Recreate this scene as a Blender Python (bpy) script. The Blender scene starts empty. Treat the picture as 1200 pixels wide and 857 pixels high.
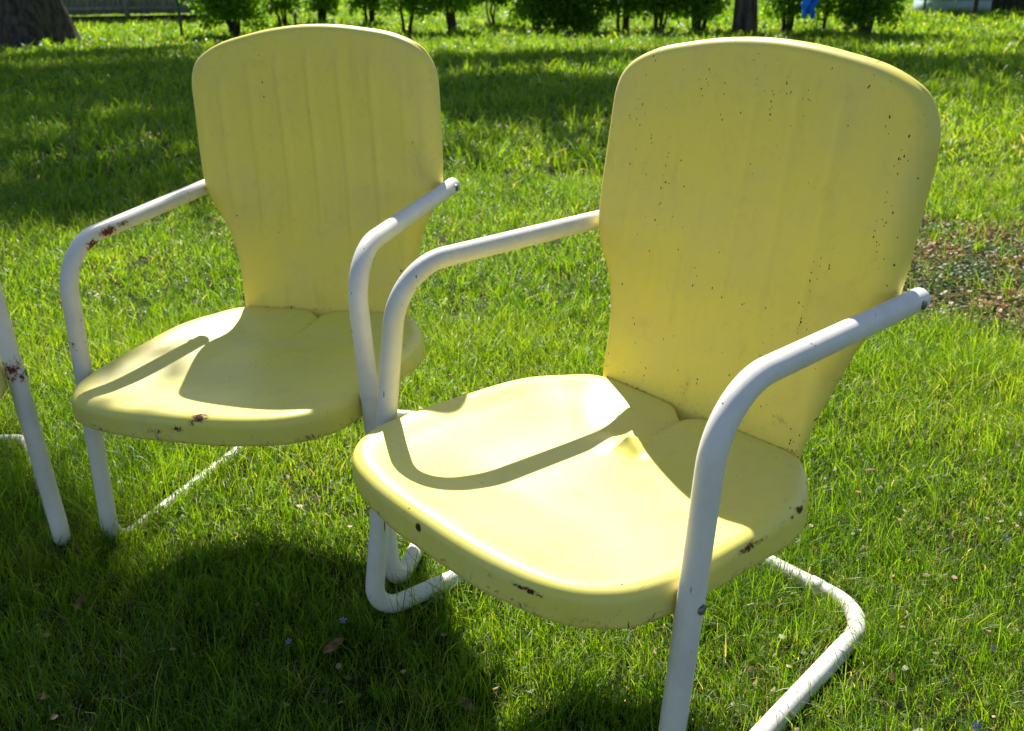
import bpy, math, random
import numpy as np
from mathutils import Matrix, Vector
random.seed(7); rng = np.random.default_rng(11)
sc = bpy.context.scene
COL = sc.collection
rad = math.radians

# ------------------------------------------------------------------ helpers
def link(name, me, mats=None, parent=None, smooth=True):
    o = bpy.data.objects.new(name, me); COL.objects.link(o)
    for m in (mats if isinstance(mats, (list, tuple)) else [mats]):
        if m: me.materials.append(m)
    if parent: o.parent = parent
    if smooth and len(me.polygons):
        me.polygons.foreach_set('use_smooth', np.ones(len(me.polygons), bool))
    return o

def mesh_np(name, V, F):
    """V (n,3) array, F list of arrays of faces (each array (m,k))."""
    me = bpy.data.meshes.new(name)
    V = np.asarray(V, np.float32)
    me.vertices.add(len(V)); me.vertices.foreach_set('co', V.ravel())
    F = [np.asarray(f, np.int32) for f in F if len(f)]
    nl = sum(f.size for f in F); npoly = sum(len(f) for f in F)
    me.loops.add(nl); me.polygons.add(npoly)
    me.loops.foreach_set('vertex_index', np.concatenate([f.ravel() for f in F]))
    st = np.concatenate([np.full(len(f), f.shape[1], np.int32) for f in F])
    starts = np.concatenate([[0], np.cumsum(st)[:-1]]).astype(np.int32)
    me.polygons.foreach_set('loop_start', starts)
    me.update(calc_edges=True); me.validate()
    return me

def attr(me, name, vals):
    a = me.attributes.new(name, 'FLOAT', 'POINT')
    a.data.foreach_set('value', np.asarray(vals, np.float32))

def tag(o, label=None, cat=None, group=None, kind=None):
    if label: o['label'] = label
    if cat: o['category'] = cat
    if group: o['group'] = group
    if kind: o['kind'] = kind
    return o

def empty(name, M, label, cat, group=None):
    o = bpy.data.objects.new(name, None); COL.objects.link(o)
    o.empty_display_size = .1; o.matrix_world = M
    return tag(o, label, cat, group)

# ------------------------------------------------------------------ node helpers
class NT:
    def __init__(s, name):
        s.m = bpy.data.materials.new(name); s.m.use_nodes = True
        s.t = s.m.node_tree; s.t.nodes.clear()
        s.out = s.n('ShaderNodeOutputMaterial')
    def n(s, typ, **kw):
        nd = s.t.nodes.new(typ)
        for k, v in kw.items():
            if k.startswith('i_'):
                nd.inputs[k[2:].replace('_', ' ')].default_value = v
            else: setattr(nd, k, v)
        return nd
    def l(s, a, b): s.t.links.new(a, b)
    def math(s, op, a, b=None, c=None, clamp=False):
        nd = s.n('ShaderNodeMath', operation=op, use_clamp=clamp)
        for i, x in enumerate((a, b, c)):
            if x is None: continue
            if isinstance(x, (int, float)): nd.inputs[i].default_value = x
            else: s.l(x, nd.inputs[i])
        return nd.outputs[0]
    def mix(s, fac, a, b, mode='MIX'):
        nd = s.n('ShaderNodeMix', data_type='RGBA', blend_type=mode)
        for i, x in ((0, fac), (6, a), (7, b)):
            if isinstance(x, (int, float)): nd.inputs[i].default_value = x
            elif isinstance(x, tuple): nd.inputs[i].default_value = (*x, 1)
            else: s.l(x, nd.inputs[i])
        return nd.outputs[2]
    def noise(s, scale, detail=3, rough=.55, vec=None, dist=0):
        nd = s.n('ShaderNodeTexNoise'); nd.inputs['Scale'].default_value = scale
        nd.inputs['Detail'].default_value = detail; nd.inputs['Roughness'].default_value = rough
        nd.inputs['Distortion'].default_value = dist
        if vec is not None: s.l(vec, nd.inputs['Vector'])
        return nd.outputs['Fac']
    def ramp(s, fac, lo, hi):
        nd = s.n('ShaderNodeMapRange', interpolation_type='SMOOTHSTEP')
        s.l(fac, nd.inputs[0]); nd.inputs[1].default_value = lo; nd.inputs[2].default_value = hi
        return nd.outputs[0]
    def scalevec(s, vec, sx, sy, sz, off=(0, 0, 0)):
        nd = s.n('ShaderNodeMapping'); s.l(vec, nd.inputs[0])
        nd.inputs['Scale'].default_value = (sx, sy, sz); nd.inputs['Location'].default_value = off
        return nd.outputs[0]
    def attr(s, name):
        return s.n('ShaderNodeAttribute', attribute_name=name).outputs['Fac']

def paint_mat(name, base, alt, rough, wear_scale=1.0, speck=.0, seed=0.0, streak=False, rust=(.045,.014,.007), spec=.5, coat=0.0):
    s = NT(name)
    tc = s.n('ShaderNodeTexCoord').outputs['Object']
    v = s.scalevec(tc, 1, 1, 1, (seed, seed*.7, seed*1.3))
    p = s.n('ShaderNodeBsdfPrincipled')
    # uneven old paint: broad mottling
    n1 = s.noise(7, 4, .6, v)
    c = s.mix(s.ramp(n1, .35, .7), base, alt)
    n1b = s.noise(55, 4, .7, v)
    c = s.mix(s.math('MULTIPLY', s.ramp(n1b, .5, .8), .18), c, tuple(x*.6 for x in alt))
    # grime in fine vertical runs
    if streak:
        vs = s.scalevec(v, 30, 30, 2.2)
        g = s.ramp(s.noise(1.0, 4, .6, vs), .55, .8)
        c = s.mix(s.math('MULTIPLY', g, .22), c, tuple(x*.62 for x in alt))
    # chips: wear attribute drives the threshold of a fine noise
    wear = s.attr('wear')
    nA = s.noise(95*wear_scale, 6, .75, v, .3)
    nB = s.noise(28*wear_scale, 5, .7, v, .5)
    mixn = s.math('ADD', s.math('MULTIPLY', nA, .6), s.math('MULTIPLY', nB, .4))
    k = s.math('ADD', mixn, s.math('MULTIPLY', wear, .60))
    chip = s.ramp(k, .735, .765)
    halo = s.ramp(k, .66, .76)
    sm_ = s.math('MULTIPLY', s.ramp(s.noise(13, 5, .7, v, .6), .56, .72), .20)
    c = s.mix(sm_, c, tuple(x*y for x, y in zip(base, (.62, .55, .62))))
    c = s.mix(s.math('MULTIPLY', halo, .6), c, (.33, .15, .035))
    # scattered pin-head rust specks, in streak clusters
    if speck > 0:
        flatv = (1, .01, .55) if streak else (1, 1, .01)
        for sc_, smax, dens, sd in ((330, .36, .60, 0), (190, .32, .50, 6.1), (105, .20, .24, 3.3)):
            vo = s.n('ShaderNodeTexVoronoi', feature='F1'); s.l(s.scalevec(v, *flatv, (sd, sd, sd)), vo.inputs['Vector']); vo.inputs['Scale'].default_value = sc_
            sep = s.n('ShaderNodeSeparateColor'); s.l(vo.outputs['Color'], sep.inputs[0])
            size = s.math('ADD', s.math('MULTIPLY', s.math('POWER', sep.outputs[1], 2.0), smax), .05)
            dd = s.math('ADD', vo.outputs['Distance'], s.math('MULTIPLY', s.math('SUBTRACT', s.noise(420, 2, .6, v), .5), .22))
            dot = s.ramp(s.math('SUBTRACT', size, dd), 0, .04)
            cl = s.noise(1.0, 3, .65, s.scalevec(v, 34 if streak else 15, 15 if not streak else 1, 5.0 if streak else 15, (4, 0, 1)))
            thr = s.math('ADD', s.math('MULTIPLY', s.ramp(cl, .55, .68), 1.0 if streak else .35), speck*.18)
            pick = s.math('LESS_THAN', sep.outputs[0], s.math('MULTIPLY', thr, dens*(1 if speck > .1 else .28)))
            c = s.mix(s.math('MULTIPLY', dot, pick), c, (.06, .026, .012))
    # fine scratches
    sn = s.noise(1.0, 2, .5, s.scalevec(v, 300, 22, 60), .6)
    sm = s.noise(5, 2, .5, v)
    scr = s.math('MULTIPLY', s.ramp(sn, .71, .74), s.ramp(sm, .5, .7))
    c = s.mix(s.math('MULTIPLY', scr, 0.0 if streak else .5), c, (.22, .12, .05))
    rc = s.mix(nB, rust, tuple(x*2.0 for x in rust))
    c = s.mix(chip, c, rc)
    s.l(c, p.inputs['Base Color'])
    r = s.math('ADD', s.math('MULTIPLY', n1b, .18), rough-.08)
    r = s.math('ADD', r, s.math('MULTIPLY', chip, .35))
    s.l(r, p.inputs['Roughness'])
    p.inputs['Specular IOR Level'].default_value = .32
    b = s.n('ShaderNodeBump'); b.inputs['Strength'].default_value = .32; b.inputs['Distance'].default_value = .0015
    h = s.math('SUBTRACT', s.math('MULTIPLY', s.noise(16, 3, .5, v), 1.0), s.math('MULTIPLY', chip, .35))
    h = s.math('ADD', h, s.math('MULTIPLY', s.noise(260, 2, .5, v), .05))
    s.l(h, b.inputs['Height']); s.l(b.outputs[0], p.inputs['Normal'])
    s.l(p.outputs[0], s.out.inputs[0])
    return s.m

def leaf_mat(name, stops, trans=.5, rough=.5, tmul=1.6, tsat=(1.0, 1.0, .55), spec=.4):
    s = NT(name)
    cr = s.n('ShaderNodeValToRGB'); s.l(s.attr('tint'), cr.inputs[0])
    e = cr.color_ramp.elements
    while len(e) < len(stops): e.new(.5)
    for i, (pos, col) in enumerate(stops): e[i].position = pos; e[i].color = (*col, 1)
    p = s.n('ShaderNodeBsdfPrincipled'); s.l(cr.outputs[0], p.inputs['Base Color'])
    p.inputs['Roughness'].default_value = rough; p.inputs['Specular IOR Level'].default_value = spec
    tr = s.n('ShaderNodeBsdfTranslucent')
    tcol = s.mix(1.0, cr.outputs[0], tuple(tmul*x for x in tsat), 'MULTIPLY')
    s.l(tcol, tr.inputs[0])
    mx = s.n('ShaderNodeMixShader'); mx.inputs[0].default_value = trans
    s.l(p.outputs[0], mx.inputs[1]); s.l(tr.outputs[0], mx.inputs[2]); s.l(mx.outputs[0], s.out.inputs[0])
    return s.m

def simple_mat(name, c1, c2, scale=20, rough=.8, stretch=(1, 1, 1), bump=.4, dist=.004, metallic=0, spec=.3, lo=.35, hi=.65):
    s = NT(name)
    v = s.scalevec(s.n('ShaderNodeTexCoord').outputs['Object'], *stretch)
    n = s.noise(scale, 5, .65, v, .3)
    p = s.n('ShaderNodeBsdfPrincipled'); s.l(s.mix(s.ramp(n, lo, hi), c1, c2), p.inputs['Base Color'])
    p.inputs['Roughness'].default_value = rough; p.inputs['Metallic'].default_value = metallic
    p.inputs['Specular IOR Level'].default_value = spec
    b = s.n('ShaderNodeBump'); b.inputs['Strength'].default_value = bump; b.inputs['Distance'].default_value = dist
    s.l(n, b.inputs['Height']); s.l(b.outputs[0], p.inputs['Normal']); s.l(p.outputs[0], s.out.inputs[0])
    return s.m

# ------------------------------------------------------------------ camera
H, PITCH, FPX, ROLL = 1.02024680, .40163854, 1078.80197, .01821776
cam = bpy.data.cameras.new('camera'); co = bpy.data.objects.new('camera', cam); COL.objects.link(co)
cam.sensor_width = 36; cam.lens = FPX/1200*36; cam.clip_end = 2000; cam.clip_start = .02
fw = Vector((0, math.cos(PITCH), -math.sin(PITCH))); up0 = Vector((0, math.sin(PITCH), math.cos(PITCH))); ex = Vector((1, 0, 0))
cr_, sr_ = math.cos(ROLL), math.sin(ROLL)
rt_ = cr_*ex - sr_*up0; up = sr_*ex + cr_*up0
M = Matrix((rt_, up, -fw)).transposed().to_4x4(); M.translation = (0, 0, H)
co.matrix_world = M; sc.camera = co
cam.dof.use_dof = True; cam.dof.focus_distance = 1.35; cam.dof.aperture_fstop = 8

def ground_at(u, v, z=0.0):
    X = (u-600)/FPX; Y = (428.5-v)/FPX
    d = fw + X*rt_ + Y*up
    t = (z-H)/d.z
    return Vector((d.x*t, d.y*t, z))

# ------------------------------------------------------------------ light
SUN_AZ = rad(97); SUN_EL = rad(42.8)      # direction towards the sun, counter-clockwise from +x
w = bpy.data.worlds.new('World'); sc.world = w; w.use_nodes = True
nt = w.node_tree; bg = nt.nodes['Background']; sky = nt.nodes.new('ShaderNodeTexSky'); sky.sky_type = 'NISHITA'
sky.sun_disc = False; sky.sun_elevation = SUN_EL; sky.sun_rotation = math.pi/2 - SUN_AZ
sky.air_density = 1.0; sky.dust_density = .6; sky.ozone_density = 1.0
nt.links.new(sky.outputs[0], bg.inputs[0]); bg.inputs[1].default_value = .068
sl = bpy.data.lights.new('sun', 'SUN'); sl.energy = 4.8; sl.angle = rad(.53); sl.color = (1, .95, .86)
so = bpy.data.objects.new('sun', sl); COL.objects.link(so)
sdir = Vector((math.cos(SUN_AZ)*math.cos(SUN_EL), math.sin(SUN_AZ)*math.cos(SUN_EL), math.sin(SUN_EL)))
so.rotation_euler = sdir.to_track_quat('Z', 'Y').to_euler(); so.location = (0, 10, 12)
sc.view_settings.view_transform = 'Standard'; sc.view_settings.look = 'None'
sc.view_settings.exposure = 1.06; sc.view_settings.gamma = 1
sc.render.engine = 'CYCLES'
sc.cycles.max_bounces = 8; sc.cycles.diffuse_bounces = 4; sc.cycles.transmission_bounces = 6; sc.cycles.transparent_max_bounces = 4
sc.cycles.use_denoising = True

# ------------------------------------------------------------------ materials
M_yel = {k: paint_mat('yellow_paint_'+k, *(((.87, .73, .125), (.81, .685, .17)) if st else ((.83, .725, .135), (.78, .69, .19))), .42, seed=sd, speck=sp, streak=st)  # same paint: sunlit seats darkened, shaded backs warmed in the base colour
         for k, sd, sp, st in (('seat_a', 1.0, .03, False), ('seat_b', 5.0, .02, False), ('back_a', 2.3, .16, True), ('back_b', 8.1, .02, True))}
M_tube = {k: paint_mat('white_tube_paint_'+k, (.78, .74, .67), (.66, .63, .57), .38, seed=sd, speck=.12, wear_scale=1.2, rust=(.09, .014, .012)) for k, sd in (('a', 3.0), ('b', 7.7))}
M_bolt = simple_mat('old_steel', (.10, .095, .09), (.30, .28, .26), 160, .45, metallic=.8, bump=.6, dist=.001)
M_rubber = simple_mat('dark_plug', (.03, .028, .025), (.06, .055, .05), 90, .7)
M_bark = simple_mat('dark_bark', (.028, .021, .018), (.105, .085, .072), 9, .95, (1.4, 1.4, .3), 1.0, .05)
M_bark2 = simple_mat('shrub_bark', (.025, .019, .014), (.07, .055, .042), 30, .9, (1, 1, .3), .8, .01)
M_fence = simple_mat('weathered_fence_wood', (.15, .16, .15), (.30, .31, .29), 5, .9, (6, 6, .5), .6, .006)
M_post = simple_mat('green_post_paint', (.03, .07, .05), (.05, .10, .07), 20, .6)
M_shed = simple_mat('pale_blue_boards', (.27, .36, .38), (.36, .45, .46), 4, .8, (1, 1, 4), .3, .004)
M_shedroof = simple_mat('dark_shed_boards', (.035, .035, .035), (.07, .065, .06), 6, .9)
M_cloth = simple_mat('blue_cloth', (.01, .13, .62), (.02, .2, .8), 8, .8)
M_dead = simple_mat('dead_leaf_brown', (.12, .06, .03), (.30, .17, .08), 60, .8)
M_petal = simple_mat('violet_petal', (.20, .15, .50), (.42, .36, .72), 200, .6)
GR = leaf_mat('grass_blades', [(0, (.050, .125, .006)), (.35, (.115, .225, .008)), (.7, (.205, .315, .012)), (.9, (.28, .35, .03)), (.93, (.38, .31, .14)), (1, (.55, .47, .28))], trans=.60, rough=.42, tmul=1.85, tsat=(1.25, 1.12, .4), spec=.5)
LF = leaf_mat('shrub_leaves', [(0, (.04, .095, .012)), (.5, (.07, .155, .015)), (1, (.13, .24, .02))], trans=.6, rough=.45, tmul=2.6, tsat=(1.3, 1.15, .35))
TL = leaf_mat('tree_leaves', [(0, (.03, .08, .012)), (1, (.08, .17, .02))], trans=.4, rough=.5)
CV = leaf_mat('creeping_weed_leaves', [(0, (.04, .10, .02)), (.35, (.13, .19, .03)), (.50, (.26, .15, .06)), (.8, (.40, .17, .10)), (1, (.55, .38, .22))], trans=.35, rough=.5, tmul=1.2, tsat=(1.1, 1, .7))

# ------------------------------------------------------------------ ground
def lawn_mat():
    s = NT('lawn_soil_and_thatch')
    v = s.n('ShaderNodeTexCoord').outputs['Object']
    a = s.noise(60, 6, .7, v); b = s.noise(1.3, 4, .6, v)
    c = s.mix(s.ramp(a, .35, .65), (.014, .020, .006), (.06, .075, .02))
    far = s.mix(s.ramp(b, .35, .65), (.11, .19, .012), (.18, .25, .018))
    sep = s.n('ShaderNodeSeparateXYZ'); s.l(v, sep.inputs[0])
    c = s.mix(s.math('MULTIPLY', s.ramp(sep.outputs[1], 5, 16), .9), c, far)
    p = s.n('ShaderNodeBsdfPrincipled'); s.l(c, p.inputs['Base Color']); p.inputs['Roughness'].default_value = 1
    p.inputs['Specular IOR Level'].default_value = .1
    bp = s.n('ShaderNodeBump'); bp.inputs['Distance'].default_value = .01; s.l(a, bp.inputs['Height']); s.l(bp.outputs[0], p.inputs['Normal'])
    s.l(p.outputs[0], s.out.inputs[0]); return s.m
me = mesh_np('ground', [(-400, -400, 0), (400, -400, 0), (400, 600, 0), (-400, 600, 0)], [[(0, 1, 2, 3)]])
tag(link('ground', me, lawn_mat(), smooth=False), kind='structure')

# ------------------------------------------------------------------ chairs
CH = {
 'R': (((.667, .744, .030), (-.744, .668, .003), (-.018, -.024, 1.0)), (.136, 1.195, .005)),
 'L': (((.948, .312, -.057), (-.313, .950, -.013), (.050, .030, .998)), (-.431, 1.667, -.004)),
 'T': (((.882, -.470, -.026), (.471, .881, .038), (.005, -.046, .999)), (-1.238, 1.551, -.002)),
}
def chair_matrix(k):
    R, t = CH[k]
    q = Matrix(R).to_quaternion()
    return Matrix.Translation(t) @ q.to_matrix().to_4x4()

A = Vector((.2870, .266, .6195)); B = Vector((.2860, -.1731, .6137)); D = Vector((.3050, -.2346, .0165)); Hh = Vector((.258, .398, .0165))
TR = .0158
def fillet_path(pts, radii, step=.006):
    out = [pts[0]]; marks = {}
    for i in range(1, len(pts)-1):
        p0, p, p1 = pts[i-1], pts[i], pts[i+1]
        a = (p0-p).normalized(); b = (p1-p).normalized()
        ang = a.angle(b); tl = radii[i]/math.tan(ang/2)
        s = p+a*tl; e = p+b*tl
        c = p + (a+b).normalized()*(radii[i]/math.sin(ang/2))
        u = (s-c); w_ = (e-c); th = u.angle(w_); n = max(6, int(th*radii[i]/step))
        axis = u.cross(w_).normalized()
        marks[i] = (len(out), len(out)+n)
        for k in range(n+1):
            out.append(c + Matrix.Rotation(th*k/n, 3, axis) @ u)
    out.append(pts[-1])
    # subdivide long straight runs
    res = [out[0]]; idx = [0]
    for i in range(1, len(out)):
        L = (out[i]-out[i-1]).length; n = max(1, int(L/.02))
        for k in range(1, n+1): res.append(out[i-1].lerp(out[i], k/n))
        idx.append(len(res)-1)
    marks = {k: (idx[a], idx[b]) for k, (a, b) in marks.items()}
    return res, marks

def frames(path):
    T = []
    for i in range(len(path)):
        T.append((path[min(i+1, len(path)-1)]-path[max(i-1, 0)]).normalized())
    N = [T[0].orthogonal().normalized()]
    for i in range(1, len(path)):
        q = T[i-1].rotation_difference(T[i]); n = q @ N[-1]; N.append((n - T[i]*n.dot(T[i])).normalized())
    return T, N

def sweep(path, T, N, i0, i1, rfun, wears, seg=28, cap0=False, cap1=False):
    V = []; F = []; rows = []
    def ring(c, t, n, r):
        b = t.cross(n); st = len(V)
        for k in range(seg):
            a = 2*math.pi*k/seg; V.append(c + (n*math.cos(a)+b*math.sin(a))*r)
        rows.append(st)
    if cap0:
        for a in (80, 55, 30, 12): ring(path[i0]-T[i0]*math.sin(rad(a))*TR*.55, T[i0], N[i0], TR*math.cos(rad(a)))
    for i in range(i0, i1+1): ring(path[i], T[i], N[i], rfun(i))
    if cap1:
        for a in (12, 30, 55, 80): ring(path[i1]+T[i1]*math.sin(rad(a))*TR*.55, T[i1], N[i1], TR*math.cos(rad(a)))
    for a, b in zip(rows[:-1], rows[1:]):
        for k in range(seg): F.append((a+k, a+(k+1) % seg, b+(k+1) % seg, b+k))
    tris = []
    if cap0:
        V.append(path[i0]-T[i0]*TR*.55); c = len(V)-1
        tris += [(c, rows[0]+(k+1) % seg, rows[0]+k) for k in range(seg)]
    if cap1:
        V.append(path[i1]+T[i1]*TR*.55); c = len(V)-1
        tris += [(c, rows[-1]+k, rows[-1]+(k+1) % seg) for k in range(seg)]
    V = np.array([tuple(v) for v in V]); F = [np.array(F)] + ([np.array(tris)] if tris else [])
    me = mesh_np('tube', V, F)
    attr(me, 'wear', np.maximum(wear_field(V, wears), .06+.10*(V[:, 2] < .07))); return me

def wear_field(V, spots):
    w_ = np.zeros(len(V))
    for (x, y, z, rx, ry, rz, amp) in spots:
        d = ((V[:, 0]-x)/rx)**2 + ((V[:, 1]-y)/ry)**2 + ((V[:, 2]-z)/rz)**2
        w_ = np.maximum(w_, amp*np.exp(-d))
    return w_

def catmull(pts, n, closed=False):
    P = np.array(pts, float); out = []
    m = len(P)
    for i in range(m if closed else m-1):
        p0, p1, p2, p3 = (P[(i-1) % m], P[i], P[(i+1) % m], P[(i+2) % m]) if closed else (P[max(i-1, 0)], P[i], P[i+1], P[min(i+2, m-1)])
        for k in range(n):
            t = k/n
            out.append(.5*((2*p1)+(-p0+p2)*t+(2*p0-5*p1+4*p2-p3)*t*t+(-p0+3*p1-3*p2+p3)*t**3))
    return np.array(out)

def resample(P, n):
    Q = np.vstack([P, P[:1]]); d = np.r_[0, np.cumsum(np.linalg.norm(np.diff(Q, axis=0), axis=1))]
    t = np.linspace(0, d[-1], n, endpoint=False)
    return np.c_[np.interp(t, d, Q[:, 0]), np.interp(t, d, Q[:, 1])]

def lowfreq(x, y, seed):
    r = np.random.default_rng(seed); s = 0
    for k in range(7):
        fx, fy = r.uniform(-22, 22, 2); s = s + math.sin(1)*np.sin(fx*x+fy*y+r.uniform(0, 6.28))
    return s/7

def smst(a, b, x):
    t = np.clip((x-a)/(b-a), 0, 1); return t*t*(3-2*t)

def seat_mesh(seed, spots, kink=1.0):
    half = [(0, -.346), (.07, -.345), (.13, -.339), (.185, -.326), (.228, -.303), (.258, -.265), (.273, -.215), (.279, -.15), (.281, -.07), (.281, .01),
            (.275, .065), (.258, .108), (.232, .145), (.200, .174), (.165, .1845), (.11, .1835), (.06, .1825), (.030, .178), (.013, .166)]
    full = half + [(0, .155)] + [(-x, y) for x, y in reversed(half[1:])]
    C = resample(catmull(full, 12, True), 420)
    # outward normals of the outline
    Tn = np.roll(C, -1, 0)-np.roll(C, 1, 0); Tn /= np.linalg.norm(Tn, axis=1)[:, None]; Nn = np.c_[Tn[:, 1], -Tn[:, 0]]
    cen = np.array([0, -.07])
    nr = 64; R = .017
    S = np.linspace(0, 1, nr+1)[1:]
    R = (.017-.0125*smst(.13, .172, C[:, 1]))
    inner = C - Nn*R[:, None]              # crest line of the rolled rim
    for _ in range(2): inner = sum(np.roll(inner, q, 0) for q in range(-2, 3))/5
    def base(x, y): return .377 - .03*(y-.155)
    def height(x, y, s):
        z = base(x, y)
        dish = .019*smst(0, .62, 1-s)**.9 + .004*smst(0, .18, 1-s)
        z = z - dish*(1-.35*smst(.05, .17, y))
        z = z + .0035*np.exp(-(x/.06)**2)*smst(-.30, .0, y)*(1-smst(.0, .1, y))
        # valley between the two rear lobes, running out into a small raised fold
        g = smst(.030, .16, y)
        z = z - .013*g*np.exp(-(np.abs(x+.002)/.013)**1.0)
        z = z + kink*(.0150*np.exp(-(np.abs(x+.008)/.014)-np.abs((y-.038)/.022)**1.4) - .0045*np.exp(-((x-.022)/.011)**2-((y-.028)/.013)**2)
                      + .004*np.exp(-((x+.030)/.03)**2-((y-.03)/.03)**2))
        z = z + .0020*lowfreq(x, y, seed)*smst(0, .1, 1-s)
        return z
    V = []; rows = []
    for s in S:
        P = cen + (inner-cen)*s
        rows.append(np.c_[P, height(P[:, 0], P[:, 1], s)])
    lipmax = .046 - .030*smst(.10, .17, C[:, 1])
    zc = rows[-1][:, 2]
    for a in np.linspace(0, 90, 9)[1:]:
        P = inner + Nn*(R*math.sin(rad(a)))[:, None]; z = zc - R*(1-math.cos(rad(a)))
        rows.append(np.c_[P, z])
    sidewave = .0012*np.sin(np.arange(len(C))*.11) + .0008*np.sin(np.arange(len(C))*.31+1)
    for t in np.linspace(0, 1, 7)[1:]:
        P = C + Nn*(sidewave*t)[:, None]; z = zc - R - (np.maximum(lipmax-R, .004))*t
        rows.append(np.c_[P, z])
    P = C - Nn*.003; rows.append(np.c_[P, rows[-1][:, 2]-.0015])
    P = C - Nn*.007; rows.append(np.c_[P, rows[-1][:, 2]+.001])
    V = np.vstack(rows); n = len(C); nrw = len(rows)
    c0 = np.array([[cen[0], cen[1], height(np.array([cen[0]]), np.array([cen[1]]), np.array([0.]))[0]]])
    V = np.vstack([V, c0])
    i = np.arange(n); j = (i+1) % n
    Q = np.vstack([np.c_[r*n+i, (r+1)*n+i, (r+1)*n+j, r*n+j] for r in range(nrw-1)])
    Tt = np.c_[np.full(n, len(V)-1), i, j]
    me = mesh_np('seat', V, [Tt, Q])
    w_ = wear_field(V, spots)
    # lower edge of the rim is worn; joint line adds dirt and painted gap shadow
    ridx = np.repeat(np.arange(nrw), n); ridx = np.r_[ridx, 0]
    w_[:len(ridx)] = np.maximum(w_[:len(ridx)], .24*(ridx >= nrw-5))
    w_ = np.maximum(w_, .36*np.exp(-((np.abs(V[:, 1]-.184))/.006)**2)*(np.abs(V[:, 0]) < .2))
    w_ = np.maximum(w_, .26*np.exp(-(V[:, 0]/.010)**2)*smst(.05, .12, V[:, 1]))
    attr(me, 'wear', w_)
    return me

Y0, Z0, KB = .1835, .374, (.257-.184)/(.893-.374)
def back_mesh(seed, spots, ribs=.0012, narrow=1.0):
    half = [(0, .340), (.09, .340), (.165, .342), (.189, .352), (.194, .385), (.204, .455), (.215, .50), (.228, .54), (.246, .572), (.262, .598), (.2715, .630), (.2745, .68), (.2745, .74), (.2745, .79),
            (.2725, .835), (.261, .867), (.239, .889), (.19, .910), (.13, .922), (.07, .9305)]
    full = half + [(0, .934)] + [(-x, y) for x, y in reversed(half[1:])]
    full = [(x*(1 if y < .6 else narrow), y) for x, y in full]
    C = resample(catmull(full, 12, True), 460)
    Tn = np.roll(C, -1, 0)-np.roll(C, 1, 0); Tn /= np.linalg.norm(Tn, axis=1)[:, None]; Nn = np.c_[Tn[:, 1], -Tn[:, 0]]
    cen = np.array([0, .66]); R0 = .013+.012*(1-smst(.80, .90, C[:, 1]))
    R = R0*smst(.36, .50, C[:, 1])+.003
    inner = C - Nn*R[:, None]
    for _ in range(2): inner = sum(np.roll(inner, q, 0) for q in range(-4, 5))/9
    def yy(x, z, s):
        y = Y0 + KB*(z-Z0)
        y = y + .010*smst(0, 1, 1-(x/.26)**2)*smst(.38, .62, z)*smst(0, .30, .935-z)            # dished
        lane = np.abs(((x+.024) % .068) - .034)                       # pressed flutes
        y = y - ribs*np.exp(-(lane/.0065)**2)*smst(.08, .22, 1-s)*smst(.50, .56, z)
        y = y + .0014*lowfreq(x, z, seed)*smst(0, .1, 1-s)
        return y
    rows = []; nr = 70
    for s in np.linspace(0, 1, nr+1)[1:]:
        P = cen+(inner-cen)*s; rows.append(np.c_[P[:, 0], yy(P[:, 0], P[:, 1], s), P[:, 1]])
    yc = rows[-1][:, 1]
    for a in np.linspace(0, 90, 9)[1:]:
        P = inner + Nn*(R*math.sin(rad(a)))[:, None]; rows.append(np.c_[P[:, 0], yc + R*(1-math.cos(rad(a))), P[:, 1]])
    yb = rows[-1][:, 1]
    for t in np.linspace(0, 1, 5)[1:]:
        rows.append(np.c_[C[:, 0], yb + .007*t, C[:, 1]])
    P = C - Nn*.003; rows.append(np.c_[P[:, 0], rows[-1][:, 1]+.001, P[:, 1]])
    P = C - Nn*.006; rows.append(np.c_[P[:, 0], rows[-1][:, 1]-.001, P[:, 1]])
    V = np.vstack(rows); n = len(C); nrw = len(rows)
    V = np.vstack([V, [[0, yy(np.array([0.]), np.array([.66]), np.array([0.]))[0], .66]]])
    i = np.arange(n); j = (i+1) % n
    Q = np.vstack([np.c_[r*n+i, (r+1)*n+i, (r+1)*n+j, r*n+j] for r in range(nrw-1)])
    Tt = np.c_[np.full(n, len(V)-1), i, j]
    me = mesh_np('back', V, [Tt, Q])
    w_ = wear_field(V, spots)
    ridx = np.r_[np.repeat(np.arange(nrw), n), 0]
    w_ = np.maximum(w_, .10*(ridx >= nrw-7))
    w_ = np.maximum(w_, .20*np.exp(-((V[:, 2]-.376)/.005)**2)+.14*np.exp(-((V[:, 2]-.39)/.02)**2))  # dirt along the seat joint, with the gap's shadow painted in
    attr(me, 'wear', w_)
    return me

def solid(o, th, off):
    m = o.modifiers.new('thickness', 'SOLIDIFY'); m.thickness = th; m.offset = off; m.use_even_offset = False

def bolt_mesh(p, nrm, r=.0065, h=.0035):
    n = Vector(nrm).normalized(); a = n.orthogonal().normalized(); b = n.cross(a); V = []; F = []; seg = 14
    prof = [(r*.98, -.002), (r, h*.45), (r*.8, h*.85), (r*.35, h)]
    for rr, hh in prof:
        for k in range(seg):
            t = 2*math.pi*k/seg; V.append(tuple(Vector(p)+n*hh+(a*math.cos(t)+b*math.sin(t))*rr))
    for q in range(len(prof)-1):
        for k in range(seg): F.append((q*seg+k, q*seg+(k+1) % seg, (q+1)*seg+(k+1) % seg, (q+1)*seg+k))
    V.append(tuple(Vector(p)+n*h)); c = len(V)-1
    T = [(c, (len(prof)-1)*seg+k, (len(prof)-1)*seg+(k+1) % seg) for k in range(seg)]
    return mesh_np('bolt', V, [F, T])

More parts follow.
